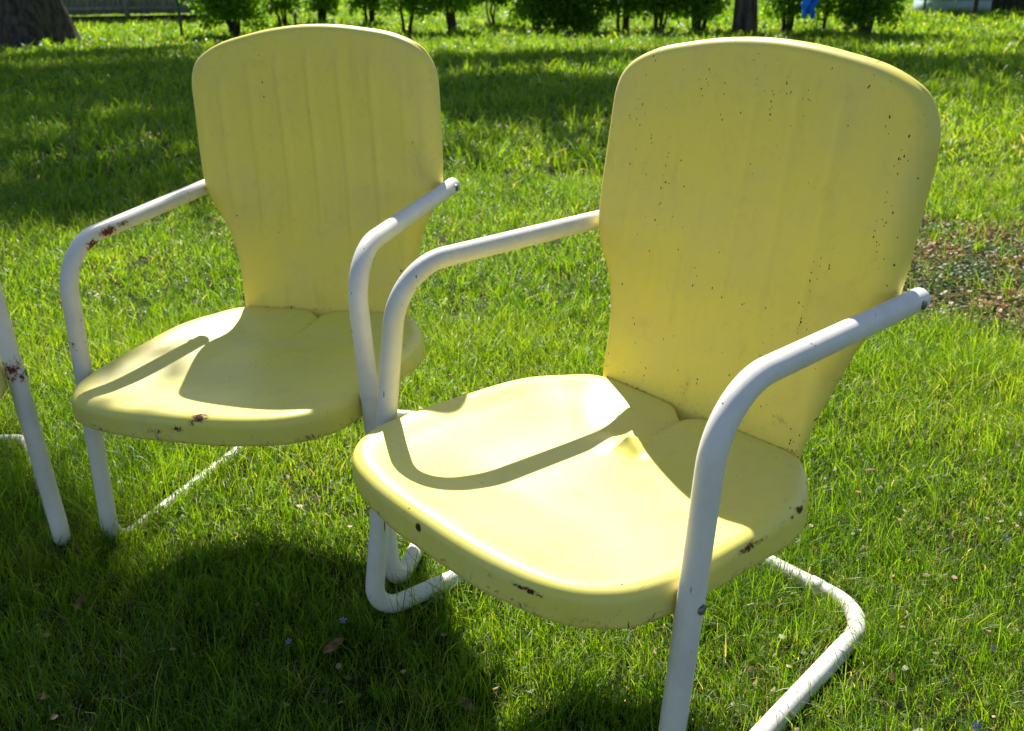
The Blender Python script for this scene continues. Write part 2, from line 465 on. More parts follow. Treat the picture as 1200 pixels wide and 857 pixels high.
tube_world = []; buried = []
def make_chair(key, label, mats, seatspots, backspots, tubespots, seed, ribs, narrow=1.0, kink=1.0, D2=None):
    root = empty('metal_lawn_chair', chair_matrix(key), label, 'lawn chair', 'yellow metal lawn chairs in a row on the lawn')
    ms, mb, mt = mats
    s = link('seat', seat_mesh(seed, seatspots, kink), ms, root); solid(s, .0014, -1)
    b = link('backrest', back_mesh(seed+5, backspots, ribs, narrow), mb, root); solid(b, .0014, -1)
    mir = lambda v: Vector((-v.x, v.y, v.z))
    path, mk = fillet_path([A, B, D, Hh, mir(Hh), mir(D), mir(B), mir(A)], [0, .098, .052, .085, .085, .052, .098, 0])
    T, N = frames(path)
    rf = lambda i: TR
    cut = [0, mk[1][1]+1, mk[2][0]-1, mk[5][1]+1, mk[6][0]-1, len(path)-1]
    for nm, a_, b_, c0, c1 in (('armrest', 0, 1, True, False), ('leg', 1, 2, False, False), ('base_runner', 2, 3, False, False), ('leg', 3, 4, False, False), ('armrest', 4, 5, False, True)):
        link(nm, sweep(path, T, N, cut[a_], cut[b_], rf, tubespots, cap0=c0, cap1=c1), mt, root)
    for sg in (1, -1):
        # bolts: arm end into the back's side wall, leg into the seat rim
        link('bolt', bolt_mesh((sg*(A.x+TR*.97), .247, A.z), (sg, 0, 0)), M_bolt, root)
        p = B.lerp(D, .418); link('bolt', bolt_mesh((sg*(p.x+TR*.97), p.y, p.z), (sg, 0, 0)), M_bolt, root)
    # joint sleeve where the rear loop is pushed together
    c = Vector((.150, .398, .0165)); V = []; F = []
    for q, (dx, rr) in enumerate(((-.012, TR+.0001), (-.011, TR+.0013), (.011, TR+.0013), (.012, TR+.0001))):
        for k in range(24):
            t = 2*math.pi*k/24; V.append((c.x+dx, c.y+rr*math.cos(t), c.z+rr*math.sin(t)))
    for q in range(3):
        for k in range(24): F.append((q*24+k, q*24+(k+1) % 24, (q+1)*24+(k+1) % 24, (q+1)*24+k))
    me = mesh_np('collar', V, [F]); attr(me, 'wear', np.full(len(V), .12)); link('tube_collar', me, mt, root)
    Mw = root.matrix_world
    tube_world.extend([Mw @ p for p in path if p.z < .09])
    if key != 'T': buried.extend([Mw @ p for p in path if p.z < .03 and p.x < -.2])
    return root

seatR = [(-.015, -.343, .375, .006, .02, .006, .9), (.116, -.338, .372, .012, .02, .006, .42), (.172, -.330, .375, .030, .02, .005, .56), (.195, -.326, .36, .05, .03, .012, .26),
         (.272, -.06, .372, .03, .05, .006, .41), (.270, .05, .372, .03, .06, .006, .43), (.245, .12, .37, .03, .03, .01, .35), (.23, -.30, .35, .05, .04, .015, .27), (.06, -.345, .365, .06, .02, .012, .2), (.13, -.10, .37, .06, .05, .02, .12), (.033, .020, .377, .010, .005, .01, .6), (.11, .165, .37, .06, .015, .02, .24)]
seatL = [(.062, -.340, .390, .028, .02, .014, .55), (.02, -.347, .37, .018, .02, .01, .40), (-.035, -.346, .36, .03, .02, .012, .36), (-.248, -.275, .372, .012, .02, .010, .6), (.28, -.19, .36, .02, .02, .02, .4), (.15, -.33, .36, .05, .03, .01, .24), (.10, .17, .37, .06, .012, .02, .28), (-.12, -.34, .352, .03, .03, .01, .26)]
tubeL = [(-.274, -.03, .618, .012, .030, .009, .50), (-.274, -.075, .614, .012, .035, .011, .60), (-.276, -.115, .600, .012, .025, .016, .62), (-.280, -.15, .570, .012, .02, .02, .42), (-.285, 0, .625, .02, .03, .01, .33), (.274, -.187, .470, .012, .02, .045, .42), (.272, -.19, .39, .01, .02, .03, .4), (-.29, -.21, .44, .02, .01, .03, .35)]
tubeR = [(.286, -.07, .63, .02, .03, .02, .16), (.30, -.2, .3, .03, .03, .2, .12), (.24, .39, .02, .05, .05, .02, .2), (-.29, -.15, .55, .03, .03, .05, .12), (-.3, -.23, .03, .03, .03, .03, .2)]
tubeT = [(.292, -.20, .372, .025, .03, .030, .62)]
backR = [(.15, .19, .415, .03, .03, .02, .27), (-.03, .19, .41, .05, .03, .03, .22), (-.26, .22, .60, .02, .03, .04, .2), (.26, .24, .85, .03, .03, .05, .2)]
backL = [(.08, .2, .385, .06, .03, .01, .25), (.26, .24, .7, .01, .03, .1, .2)]
make_chair('R', 'pale yellow metal lawn chair nearest the camera, sunlit seat and rust-speckled back',
           (M_yel['seat_a'], M_yel['back_a'], M_tube['a']), seatR, backR, tubeR, 3, .0026, narrow=.985)
make_chair('L', 'pale yellow metal lawn chair in the middle, big rust patch on its left arm bend',
           (M_yel['seat_b'], M_yel['back_b'], M_tube['b']), seatL, backL, tubeL, 9, .0055, kink=.25)
make_chair('T', 'yellow metal lawn chair cut off at the left edge, rust blotch on its leg',
           (M_yel['seat_a'], M_yel['back_b'], M_tube['a']), seatL, backL, tubeT, 15, .001)

# ------------------------------------------------------------------ grass
def vnoise(x, y, scale, seed):
    r = np.random.default_rng(seed); g = r.random((256, 256))
    X = x/scale+1000; Y = y/scale+1000
    xi = np.floor(X).astype(int); yi = np.floor(Y).astype(int); fx = X-xi; fy = Y-yi
    fx = fx*fx*(3-2*fx); fy = fy*fy*(3-2*fy)
    a = g[xi % 256, yi % 256]; b = g[(xi+1) % 256, yi % 256]; c = g[xi % 256, (yi+1) % 256]; d = g[(xi+1) % 256, (yi+1) % 256]
    return (a*(1-fx)+b*fx)*(1-fy)+(c*(1-fx)+d*fx)*fy

TW = np.array([(p.x, p.y) for p in tube_world]); TB = np.array([(p.x, p.y) for p in buried])
PATCH = (1.72, 3.15)
def patchf(x, y):
    d = ((x-1.95)/.82)**2+((y-3.15)/.72)**2 + 1.1*(vnoise(x, y, .25, 4)-.5)
    return 1-smst(.55, 1.25, d)

def blades(x, y, h, w_, lean, az, seed, tint):
    n = len(x); r = np.random.default_rng(seed)
    face = az + r.normal(0, .9, n) + np.pi/2
    fx, fy = np.cos(face), np.sin(face); dx, dy = np.cos(az), np.sin(az)
    V = np.empty((n, 7, 3), np.float32)
    for k, (t, wk) in enumerate(((0, .8), (.38, 1.0), (.74, .72))):
        bend = lean*h*t**1.8; zz = h*t*np.sqrt(np.clip(1-(lean*.75*t)**2, .08, 1))
        cx = x+dx*bend; cy = y+dy*bend
        V[:, 2*k, 0] = cx-fx*w_*wk/2; V[:, 2*k, 1] = cy-fy*w_*wk/2; V[:, 2*k, 2] = zz
        V[:, 2*k+1, 0] = cx+fx*w_*wk/2; V[:, 2*k+1, 1] = cy+fy*w_*wk/2; V[:, 2*k+1, 2] = zz
    V[:, 6, 0] = x+dx*lean*h; V[:, 6, 1] = y+dy*lean*h; V[:, 6, 2] = h*np.sqrt(np.clip(1-(lean*.75)**2, .08, 1))*.98
    V[:, 0:2, 2] -= .004
    b = (np.arange(n)*7)[:, None]
    Q = np.vstack([b+np.array([[0, 1, 3, 2]]), b+np.array([[2, 3, 5, 4]])]); Tt = b+np.array([[4, 5, 6]])
    return V.reshape(-1, 3), Q, Tt, np.repeat(tint, 7)

def zone(y0, y1, dens, h0, w0, seed, clump=6):
    r = np.random.default_rng(seed)
    xa = lambda y: .62*y+.75
    xm = xa(y1); area = 2*xm*(y1-y0)
    n = int(area*dens/clump)
    cx = r.uniform(-xm, xm, n); cy = r.uniform(y0, y1, n)
    keep = np.abs(cx) < xa(cy); cx, cy = cx[keep], cy[keep]
    dn = vnoise(cx, cy, .16, 21)*.55+vnoise(cx, cy, .6, 22)*.45
    keep = r.random(len(cx)) < .42+1.0*dn; cx, cy = cx[keep], cy[keep]
    pf = patchf(cx, cy); keep = r.random(len(cx)) > .90*pf; cx, cy = cx[keep], cy[keep]
    m = len(cx); caz = r.uniform(0, 2*np.pi, m); ch = r.lognormal(0, .28, m); ct = r.normal(0, .09, m)
    rep = lambda a: np.repeat(a, clump)
    spread = .014*(h0/.05)
    ox, oy = r.normal(0, spread, m*clump), r.normal(0, spread, m*clump)
    x = rep(cx)+ox; y = rep(cy)+oy
    az = np.arctan2(oy, ox)*.5 + rep(caz)*.5 + r.normal(0, .8, m*clump)
    big = vnoise(x, y, .45, 31); sm = vnoise(x, y, .12, 32)
    h = h0*rep(ch)*r.lognormal(0, .40, m*clump)*(.62+.75*big)*(.75+.5*sm)
    h = np.clip(h, .012, h0*3.0)
    lean = np.clip(r.normal(.66, .34, m*clump), .03, 1.25)
    w_ = w0*r.uniform(.6, 1.35, m*clump)
    tint = np.clip(.17 + .38*vnoise(x, y, .5, 41) + .9*rep(ct) + r.normal(0, .17, m*clump), 0, .9)
    dry = r.random(m*clump) < .05+.09*(vnoise(x, y, .22, 51) > .62)
    tint = np.clip(tint+.12*smst(.4, 1.8, x/(.3+.35*y)), 0, .9)
    tint = np.where(dry, r.uniform(.93, 1, m*clump), tint)
    h = np.where(dry, h*.7, h); lean = np.where(dry, np.clip(lean+.45, 0, 1.2), lean)
    # the chair runners press the grass down
    if y0 < 4:
        k = np.ones(len(x), bool)
        for i in range(0, len(x), 20000):
            xx = x[i:i+20000, None]; yy_ = y[i:i+20000, None]
            d = np.sqrt(((xx-TW[None, :, 0])**2+(yy_-TW[None, :, 1])**2).min(1))
            k[i:i+20000] = d > .0168
            db = np.sqrt(((xx-TB[None, :, 0])**2+(yy_-TB[None, :, 1])**2).min(1)); h[i:i+20000] = np.where(db < .055, np.maximum(h[i:i+20000]*1.6, .034), h[i:i+20000])
        x, y, h, w_, lean, az, tint = (a[k] for a in (x, y, h, w_, lean, az, tint))
    return blades(x, y, h, w_, lean, az, seed+1, tint)

Z = [zone(.55, 1.6, 58000, .030, .0014, 101), zone(1.6, 2.8, 38000, .033, .0018, 102), zone(2.8, 5, 14000, .037, .0030, 103),
     zone(5, 9, 2600, .055, .0075, 104), zone(9, 16, 800, .06, .014, 105), zone(16, 30, 210, .07, .028, 106), zone(30, 48, 50, .08, .055, 107)]
Vs = []; Qs = []; Ts = []; Tn_ = []; off = 0
for V, Q, T_, tn in Z:
    Vs.append(V); Qs.append(Q+off); Ts.append(T_+off); Tn_.append(tn); off += len(V)
me = mesh_np('grass', np.vstack(Vs), [np.vstack(Qs), np.vstack(Ts)]); attr(me, 'tint', np.concatenate(Tn_))
g = link('grass', me, GR, smooth=False); tag(g, 'lush green lawn grass with scattered dry blades', 'grass', kind='stuff')
print('grass verts', off)

def leafcards(P, size, seed, tint, up_bias=.0, elong=1.5, flat=False):
    """small folded diamond leaves (two quads' worth of triangles)"""
    r = np.random.default_rng(seed); n = len(P)
    d = r.normal(0, 1, (n, 3)); d[:, 2] = d[:, 2]*(.35 if flat else .7)-(.0 if flat else .25); d /= np.linalg.norm(d, axis=1)[:, None]
    u = r.normal(0, 1, (n, 3)); 
    if flat: u = u*.35+np.array([0, 0, 1.])
    u = np.cross(u, d) if not flat else np.cross(np.cross(d, u), d)*0+np.cross(d, u)
    u /= np.linalg.norm(u, axis=1)[:, None]+1e-9
    nn = np.cross(d, u); s = (size*r.uniform(.6, 1.35, n))[:, None]
    V = np.empty((n, 6, 3), np.float32)
    V[:, 0] = P; V[:, 1] = P+d*s*.38+u*s*.33/elong*1.5+nn*s*.06; V[:, 2] = P+d*s*.8+u*s*.24/elong*1.5+nn*s*.03
    V[:, 3] = P+d*s*1.05-nn*s*.06; V[:, 4] = P+d*s*.8-u*s*.24/elong*1.5+nn*s*.03; V[:, 5] = P+d*s*.38-u*s*.33/elong*1.5+nn*s*.06
    b = (np.arange(n)*6)[:, None]
    return V.reshape(-1, 3), np.vstack([b+np.array([[0, 1, 2, 3]]), b+np.array([[0, 3, 4, 5]])]), np.repeat(tint, 6)

# creeping weeds on the worn spot
r = np.random.default_rng(77); n = 16000
x = r.uniform(1.0, 3.0, n*2); y = r.uniform(2.3, 4.3, n*2); k = r.random(n*2) < patchf(x, y)*.8; x, y = x[k], y[k]
cl = vnoise(x, y, .07, 61); k = r.random(len(x)) < .25+cl; x, y = x[k], y[k]
P = np.c_[x, y, r.uniform(.003, .030, len(x))]
tint = np.clip(.02+.85*vnoise(x, y, .13, 62)+r.normal(0, .16, len(x)), 0, 1)
V, Q, tn = leafcards(P, .0130, 5, tint, flat=True, elong=1.1)
me = mesh_np('creeping_weeds', V, [Q]); attr(me, 'tint', tn)
tag(link('creeping_weeds', me, CV, smooth=False), 'reddish creeping weeds covering a worn spot in the lawn', 'ground cover', kind='stuff')

# low broad-leaved weeds and clippings mixed through the near grass
r = np.random.default_rng(78); n = 13000
x = r.uniform(-2.4, 2.8, n); y = .8+3.4*r.random(n)**1.3
k = (np.abs(x) < .62*y+.6) & (r.random(n) < vnoise(x, y, .18, 63)*1.1); x, y = x[k], y[k]
V, Q, tn = leafcards(np.c_[x, y, r.uniform(.008, .035, len(x))], .010, 6, np.clip(r.choice([.1, .3, .35, .9, .97], len(x), p=[.35, .3, .15, .1, .1])+r.normal(0, .04, len(x)), 0, 1), flat=True, elong=1.15)
me = mesh_np('clover', V, [Q]); attr(me, 'tint', tn)
tag(link('clover', me, CV, smooth=False), 'small clover leaves and pale clippings strewn through the grass', 'clover', kind='stuff')

# ------------------------------------------------------------------ trees / shrubs
def limb(V, F, p0, p1, r0, r1, seg=10, n=6, wob=.04, flare=0, seed=0):
    rr = random.Random(seed); pts = []
    for k in range(n+1):
        t = k/n; p = Vector(p0).lerp(Vector(p1), t)
        if 0 < k < n: p += Vector((rr.uniform(-wob, wob), rr.uniform(-wob, wob), 0))
        pts.append(p)
    st = len(V)
    T, N = frames(pts)
    for i, p in enumerate(pts):
        t = i/n; rad_ = r0*(1-t)+r1*t; b = T[i].cross(N[i])
        for k in range(seg):
            a = 2*math.pi*k/seg
            fl = 1+flare*max(0, 1-t*2.8)**2.2*(1+.55*math.sin(a*5+seed)+.2*math.sin(a*3)) + .045*math.sin(a*7+t*3+seed)
            V.append(tuple(p+(N[i]*math.cos(a)+b*math.sin(a))*rad_*fl))
    for i in range(n):
        for k in range(seg): F.append((st+i*seg+k, st+i*seg+(k+1) % seg, st+(i+1)*seg+(k+1) % seg, st+(i+1)*seg+k))
    return pts

LIGHT = -np.array(sdir)   # travel direction of sunlight
def shade_wanted(x, y):
    """how much dappled tree shade is wanted on the lawn at x,y (0..1)"""
    s = np.zeros_like(x)
    def blob(cx, cy, rx, ry, a): 
        nonlocal s
        s = np.maximum(s, a*(1-smst(.55, 1.15, np.sqrt(((x-cx)/rx)**2+((y-cy)/ry)**2))))
    blob(-6.5, 10.5, 5.2, 3.2, 1.1); blob(-3.0, 7.4, 2.2, 1.6, .85); blob(-5.5, 14.5, 2.8, 1.2, .6); blob(-2.3, 4.9, 1.1, .75, .5)
    blob(.2, 8.6, 2.0, 1.9, .95); blob(.6, 12.3, 2.6, 1.0, .45); blob(.25, 5.6, .9, .7, .35); blob(-3.5, 11.5, 3.0, 1.6, .6)
    blob(5.2, 8.0, 2.2, .7, .15); blob(5.8, 10.3, 3.4, 1.2, .38); blob(8.5, 14, 4, 1.2, .25); blob(3.4, 13.6, 2.0, .6, .2)
    near = 1-smst(.6, 1.1, np.sqrt(((x+1.45)/.71)**2+((y-1.10)/.66)**2))  # unseen clumps added to darken the lawn's near left corner
    return s, near

def tree(name, label, base, r0, height, flare, cover, leaves, seed, hz, crown_c, crown_r):
    r = np.random.default_rng(seed)
    root = empty(name, Matrix.Translation(base), label, 'tree', 'big shade trees')
    V = []; F = []
    top = Vector((0, 0, height*.45))
    limb(V, F, (0, 0, -.1), top, r0, r0*.62, 28, 22, r0*.06, flare, seed)
    ends = []
    for k in range(9):
        a = 2*math.pi*k/9+r.uniform(-.3, .3); z0 = height*r.uniform(.28, .45)
        e = Vector((crown_c[0]-base[0]+math.cos(a)*crown_r*.75, crown_c[1]-base[1]+math.sin(a)*crown_r*.75, height*r.uniform(.55, .95)))
        s0 = Vector((0, 0, z0)); mid = s0.lerp(e, .5)+Vector((0, 0, .8))
        limb(V, F, s0, mid, r0*.34, r0*.2, 10, 5, .12, 0, k); limb(V, F, mid, e, r0*.2, r0*.05, 8, 6, .15, 0, k+20); ends.append(e)
    o = link('trunk', mesh_np('trunk', V, [F]), M_bark, root)
    # crown shaped for its shade: clumps traced sunward from the wanted lawn shade
    n = 60000; cx = r.uniform(-16, 18, n); cy = r.uniform(-3, 18, n)
    sw, near = shade_wanted(cx, cy)
    k = cover(cx, cy) & (r.random(n) < near + sw*(.12+1.0*smst(.38, .55, vnoise(cx, cy, .8, 90)*.6+vnoise(cx, cy, .33, 91)*.4)))
    cx, cy = cx[k][:leaves], cy[k][:leaves]
    z = r.uniform(hz[0], hz[1], len(cx)); tt = z/sdir.z
    P = np.c_[cx+sdir.x*tt, cy+sdir.y*tt, z]
    # never dip into the picture: keep the crown above the frame's top
    per = 26
    Pc = np.repeat(P, per, 0)+r.normal(0, 1, (len(P)*per, 3))*np.repeat(np.where((cx+1.4)**2+(cy-1.1)**2 < 1.3, .10, .20), per)[:, None]
    Pc -= np.array(base)
    Vl, Ql, tn = leafcards(Pc, .13, seed+3, np.clip(r.normal(.5, .25, len(Pc)), 0, 1))
    me = mesh_np('crown', Vl, [Ql]); attr(me, 'tint', tn); link('crown', me, TL, root, smooth=False)
    print(name, 'clumps', len(P))
    return root

bl = ground_at(30, 52)
tree('shade_tree', 'massive dark tree trunk with flared roots at the upper left', tuple(bl), .60, 13, .60, lambda x, y: (x < -1.2) | (y < 2.2), 6000, 5, (5.5, 9.5), (-7.5, 16), 6)
bt = ground_at(871, 41)
tree('shade_tree', 'slim straight grey tree trunk standing in the shrub row behind the nearest chair', tuple(bt), .165, 13, .35, lambda x, y: (x >= -1.2), 2600, 6, (5.5, 9.5), (3.5, 16), 6)

def shrub(u, v, label, height, spread, stems, leaves, seed, low=.25):
    base = ground_at(u, v); r = np.random.default_rng(seed)
    root = empty('shrub', Matrix.Translation(base), label, 'shrub', 'shrubs in the row across the lawn')
    V = []; F = []; tips = []
    for k in range(stems):
        a = r.uniform(0, 6.28); s0 = Vector((math.cos(a)*.06, math.sin(a)*.06, -.03))
        tilt = r.uniform(.1, .55)*spread
        e = Vector((math.cos(a)*tilt, math.sin(a)*tilt, height*r.uniform(.55, .9)))
        m = s0.lerp(e, .4)+Vector((0, 0, .12))
        limb(V, F, s0, m, r.uniform(.022, .042), .016, 7, 4, .03, .3, seed+k); limb(V, F, m, e, .016, .006, 6, 4, .03, 0, seed+k+40)
        for q in range(9):
            t = r.uniform(.0, .9); p = m.lerp(e, t); a2 = r.uniform(0, 6.28); L = spread*r.uniform(.25, .75)
            tip = p+Vector((math.cos(a2)*L, math.sin(a2)*L, r.uniform(-.35, .35)))
            if tip.z < low: tip.z = low+abs(r.normal(0, .1))
            limb(V, F, p, tip, .010, .003, 5, 3, .02, 0, seed+q); tips.append((p, tip))
    link('stem', mesh_np('stem', V, [F]), M_bark2, root)
    nt_ = len(tips); idx = r.integers(0, nt_, leaves); t = r.uniform(.25, 1.08, leaves)
    a0 = np.array([tuple(p) for p, q in tips]); a1 = np.array([tuple(q) for p, q in tips])
    P = a0[idx]*(1-t[:, None])+a1[idx]*t[:, None]+r.normal(0, .075, (leaves, 3))
    m = leaves//4; a = r.uniform(0, 6.28, m); q = spread*.62*np.sqrt(r.uniform(.02, 1, m)); zz = low*1.25+r.gamma(2.0, .15, m)
    P = np.vstack([P, np.c_[np.cos(a)*q, np.sin(a)*q, zz+.25*q*np.sin(a*3+seed)]])
    P = P[P[:, 2] > low*.7]
    Vl, Ql, tn = leafcards(P, .075, seed+1, np.clip(r.normal(.5, .28, len(P)), 0, 1))
    me = mesh_np('foliage', Vl, [Ql]); attr(me, 'tint', tn); link('foliage', me, LF, root, smooth=False)

SH = [
 (277, 43, 'wide bushy shrub, first in the row beside the thin green post', 2.1, 1.25, 9, 5200, .22),
 (332, 31, 'two-stemmed shrub behind the left shoulder of the middle chair back', 2.0, .8, 5, 3000, .25),
 (378, 27, 'dark shrub with a broad base above the middle of the middle chair back', 2.0, .8, 9, 3800, .2),
 (432, 30, 'many-stemmed shrub above the right half of the middle chair back', 2.0, .8, 7, 3000, .25),
 (477, 39, 'forked shrub just past the right shoulder of the middle chair back', 2.1, .9, 5, 3000, .3),
 (528, 40, 'shrub with a thick dark stump between the forked shrub and the dense shrubs', 2.1, .95, 9, 3600, .35),
 (578, 31, 'small thin-stemmed shrub under the overhanging branches left of the dense pair', 1.9, .9, 3, 2800, .38),
 (628, 37, 'dense dark shrub with a broad base midway between the two chair backs', 2.1, 1.0, 11, 5600, .14),
 (678, 38, 'darkest densest shrub, leafy right down to the grass', 2.0, .85, 11, 6800, .05),
 (728, 38, 'upright shrub of slender stems right of the darkest dense shrub', 2.0, .8, 6, 3000, .25),
 (771, 39, 'open shrub with a narrow base above the left shoulder of the nearest chair', 2.0, .8, 5, 2800, .26),
 (818, 39, 'round bushy shrub just left of the slim tree trunk', 2.0, .85, 9, 4200, .2),
 (920, 40, 'shrub with upright dark stems right of the slim tree trunk', 2.0, .8, 7, 3200, .22),
 (962, 37, 'small crooked shrub below the hanging blue cloth', 1.8, .75, 3, 1800, .2),
 (1013, 42, 'round fan-stemmed shrub ending the row on the right', 2.1, .95, 12, 5600, .16),
]
for i, (u, v, lab, h, sp, st, lv, low) in enumerate(SH): shrub(u, v, lab, h, sp*.88, st, int(lv*1.35), 200+i*13, low)

# bare little tree before the shed
def sapling(u, v, label, seed):
    base = ground_at(u, v); r = random.Random(seed)
    root = empty('sapling', Matrix.Translation(base), label, 'sapling'); V = []; F = []
    limb(V, F, (0, 0, -.05), (.05, 0, .42), .055, .045, 9, 4, .02, .5, 1); E = []
    for k in range(6):
        a = 1.05*k; e = Vector((.05+math.cos(a)*.9, math.sin(a)*.7, 1.0+.5*r.random())); E.append(e)
        limb(V, F, (.05, 0, .42), e, .03, .008, 7, 5, .06, 0, k)
    link('stem', mesh_np('stem', V, [F]), M_bark2, root)
    rr = np.random.default_rng(seed); P = np.array([tuple(E[i]) for i in rr.integers(0, 6, 1500)])*rr.uniform(.75, 1.15, (1500, 1))+rr.normal(0, .18, (1500, 3))
    Vl, Ql, tn = leafcards(P, .06, seed, rr.random(1500)); me = mesh_np('foliage', Vl, [Ql]); attr(me, 'tint', tn); link('foliage', me, LF, root, smooth=False)
sapling(1139, 21, 'slender sapling leaning before the pale blue shed wall', 4)

# ------------------------------------------------------------------ fences, shed, posts
def box(V, F, x0, x1, y0, y1, z0, z1):
    s = len(V)
    V += [(x0, y0, z0), (x1, y0, z0), (x1, y1, z0), (x0, y1, z0), (x0, y0, z1), (x1, y0, z1), (x1, y1, z1), (x0, y1, z1)]
    F += [tuple(s+i for i in f) for f in ((0, 3, 2, 1), (4, 5, 6, 7), (0, 1, 5, 4), (1, 2, 6, 5), (2, 3, 7, 6), (3, 0, 4, 7))]
fy = 27.0
root = empty('wooden_fence', Matrix.Translation((-13, fy, 0)), 'weathered grey board fence behind the massive tree trunk', 'fence')
rr = random.Random(3)
V = []; F = []; x = -5.0
while x < 5.2:
    w_ = .14; dz = rr.uniform(-.015, .015)
    box(V, F, x, x+w_-.008, rr.uniform(-.004, .004), .022, .20+dz, 1.8+dz); x += w_
link('board_panel', mesh_np('boards', V, [F]), M_fence, root, smooth=False)
for zz in (.30, 1.5):
    V = []; F = []; box(V, F, -5, 5.2, -.045, -.006, zz, zz+.09); link('rail', mesh_np('rail', V, [F]), M_fence, root, smooth=False)
for k in range(5):
    V = []; F = []; box(V, F, -4.4+k*2.35, -4.3+k*2.35, -.16, -.05, -.1, 1.9); link('post', mesh_np('post', V, [F]), M_fence, root, smooth=False)
V = []; F = []; box(V, F, -5, 5.2, .0, .03, -.05, .16); link('gravel_board', mesh_np('gb', V, [F]), M_bark2, root, smooth=False)

def thin_post(u, v, h, label, r_=.028):
    b = ground_at(u, v); V = []; F = []
    limb(V, F, (0, 0, -.05), (0, 0, h), r_, r_, 10, 3, 0, 0, 0)
    root = empty('garden_post', Matrix.Translation(b), label, 'post', 'thin garden posts')
    link('pole', mesh_np('pole', V, [F]), M_post, root)
    V = []; F = []; box(V, F, -r_*1.5, r_*1.5, -r_*1.5, r_*1.5, h, h+.02); link('cap', mesh_np('cap', V, [F]), M_post, root, smooth=False)
thin_post(214, 44, 1.3, 'thin green metal post standing in the sunlit lawn left of the shrub row', .03)
thin_post(347, 33, .28, 'short green stake in the grass above the middle chair back', .03)
thin_post(1082, 17, 1.2, 'thin dark post at the left end of the pale blue shed', .03)

# shed, upper right
b = ground_at(1112, 17)
root = empty('garden_shed', Matrix.Translation((b.x, b.y, 0)), 'pale blue boarded shed at the far upper right', 'shed')
V = []; F = []
for k in range(9): box(V, F, -.40, .95, 0-.006*(k % 2), 1.1, .06+k*.24, .06+k*.24+.236)
link('wall', mesh_np('wall', V, [F]), M_shed, root, smooth=False)
V = []; F = []
V += [(-.55, -.15, 2.2), (1.1, -.15, 2.2), (1.1, 1.25, 2.2), (-.55, 1.25, 2.2), (-.55, .55, 2.8), (1.1, .55, 2.8)]
F4 = [(0, 1, 5, 4), (2, 3, 4, 5), (3, 2, 1, 0)]; F3 = [(1, 2, 5), (3, 0, 4)]
link('roof', mesh_np('roof', V, [F4, F3]), M_shedroof, root, smooth=False)
V = []; F = []; box(V, F, -.39, .94, .05, 1.05, -.05, .058); link('footing', mesh_np('footing', V, [F]), M_shedroof, root, smooth=False)
root = empty('dark_fence', Matrix.Translation((b.x+3.1, b.y+.4, 0)), 'dark board fence running right from the pale blue shed', 'fence')
V = []; F = []; x = -2.0
while x < 3.4: box(V, F, x, x+.142, 0, .02, .02, 1.75+rr.uniform(-.02, .02)); x += .15
link('board_panel', mesh_np('boards', V, [F]), M_shedroof, root, smooth=False)
for k in range(3):
    V = []; F = []; box(V, F, -1.9+2.5*k, -1.8+2.5*k, .022, .12, -.1, 1.8); link('post', mesh_np('post', V, [F]), M_shedroof, root, smooth=False)

# far evergreens closing the garden
def hedge(x, y, label, seed, h=5):
    r = np.random.default_rng(seed); root = empty('background_tree', Matrix.Translation((x, y, 0)), label, 'tree', 'leafy trees beyond the lawn')
    V = []; F = []; limb(V, F, (0, 0, -.1), (0, 0, h*.7), .16, .06, 10, 6, .05, .4, seed)
    link('trunk', mesh_np('trunk', V, [F]), M_bark2, root)
    n = 9000; d = r.normal(0, 1, (n, 3)); d /= np.linalg.norm(d, axis=1)[:, None]; q = r.uniform(.5, 1.05, n)[:, None]
    P = d*q*np.array([2.1, 1.6, h*.5])*(1+.25*np.sin(d[:, :1]*5+seed)+.2*np.sin(d[:, 2:]*7))+np.array([0, 0, h*.52]); P = P[P[:, 2] > .1]
    Vl, Ql, tn = leafcards(P, .2, seed, r.random(len(P))); me = mesh_np('crown', Vl, [Ql]); attr(me, 'tint', tn); link('crown', me, TL, root, smooth=False)
for k, (x, y, lab) in enumerate(((-4.5, 42, 'leafy tree far beyond the gap between middle chair back shrubs'), (1.5, 44, 'leafy tree far beyond the darkest dense shrub'), (7.5, 43, 'leafy tree far beyond the slim tree trunk'), (14.4, 27.5, 'dark bushy tree in the upper right corner of the photo'), (-19, 33, 'leafy tree behind the weathered board fence'))):
    hedge(x, y, lab, 60+k, 5 if k != 3 else 4)

# blue cloth hung among the shrubs
b = ground_at(951, 22)
V = []; Fq = []; nx, nz = 10, 12
for j in range(nz+1):
    for i in range(nx+1):
        u = i/nx-.5; t = j/nz
        V.append((u*.24*(1-.35*t)+.03*math.sin(t*6)+.02*math.sin(t*17)*t, .05*math.sin(u*14+t*3), -t*.36-.04*math.sin(u*9+t*4)))
for j in range(nz):
    for i in range(nx): a = j*(nx+1)+i; Fq.append((a, a+1, a+nx+2, a+nx+1))
me = mesh_np('blue_cloth', V, [Fq]); o = link('blue_cloth', me, M_cloth); o.location = ground_at(950, 9, .54)+Vector((0, 0, .25)); solid(o, .006, 0)
tag(o, 'bright blue cloth hanging above the small crooked shrub', 'cloth')

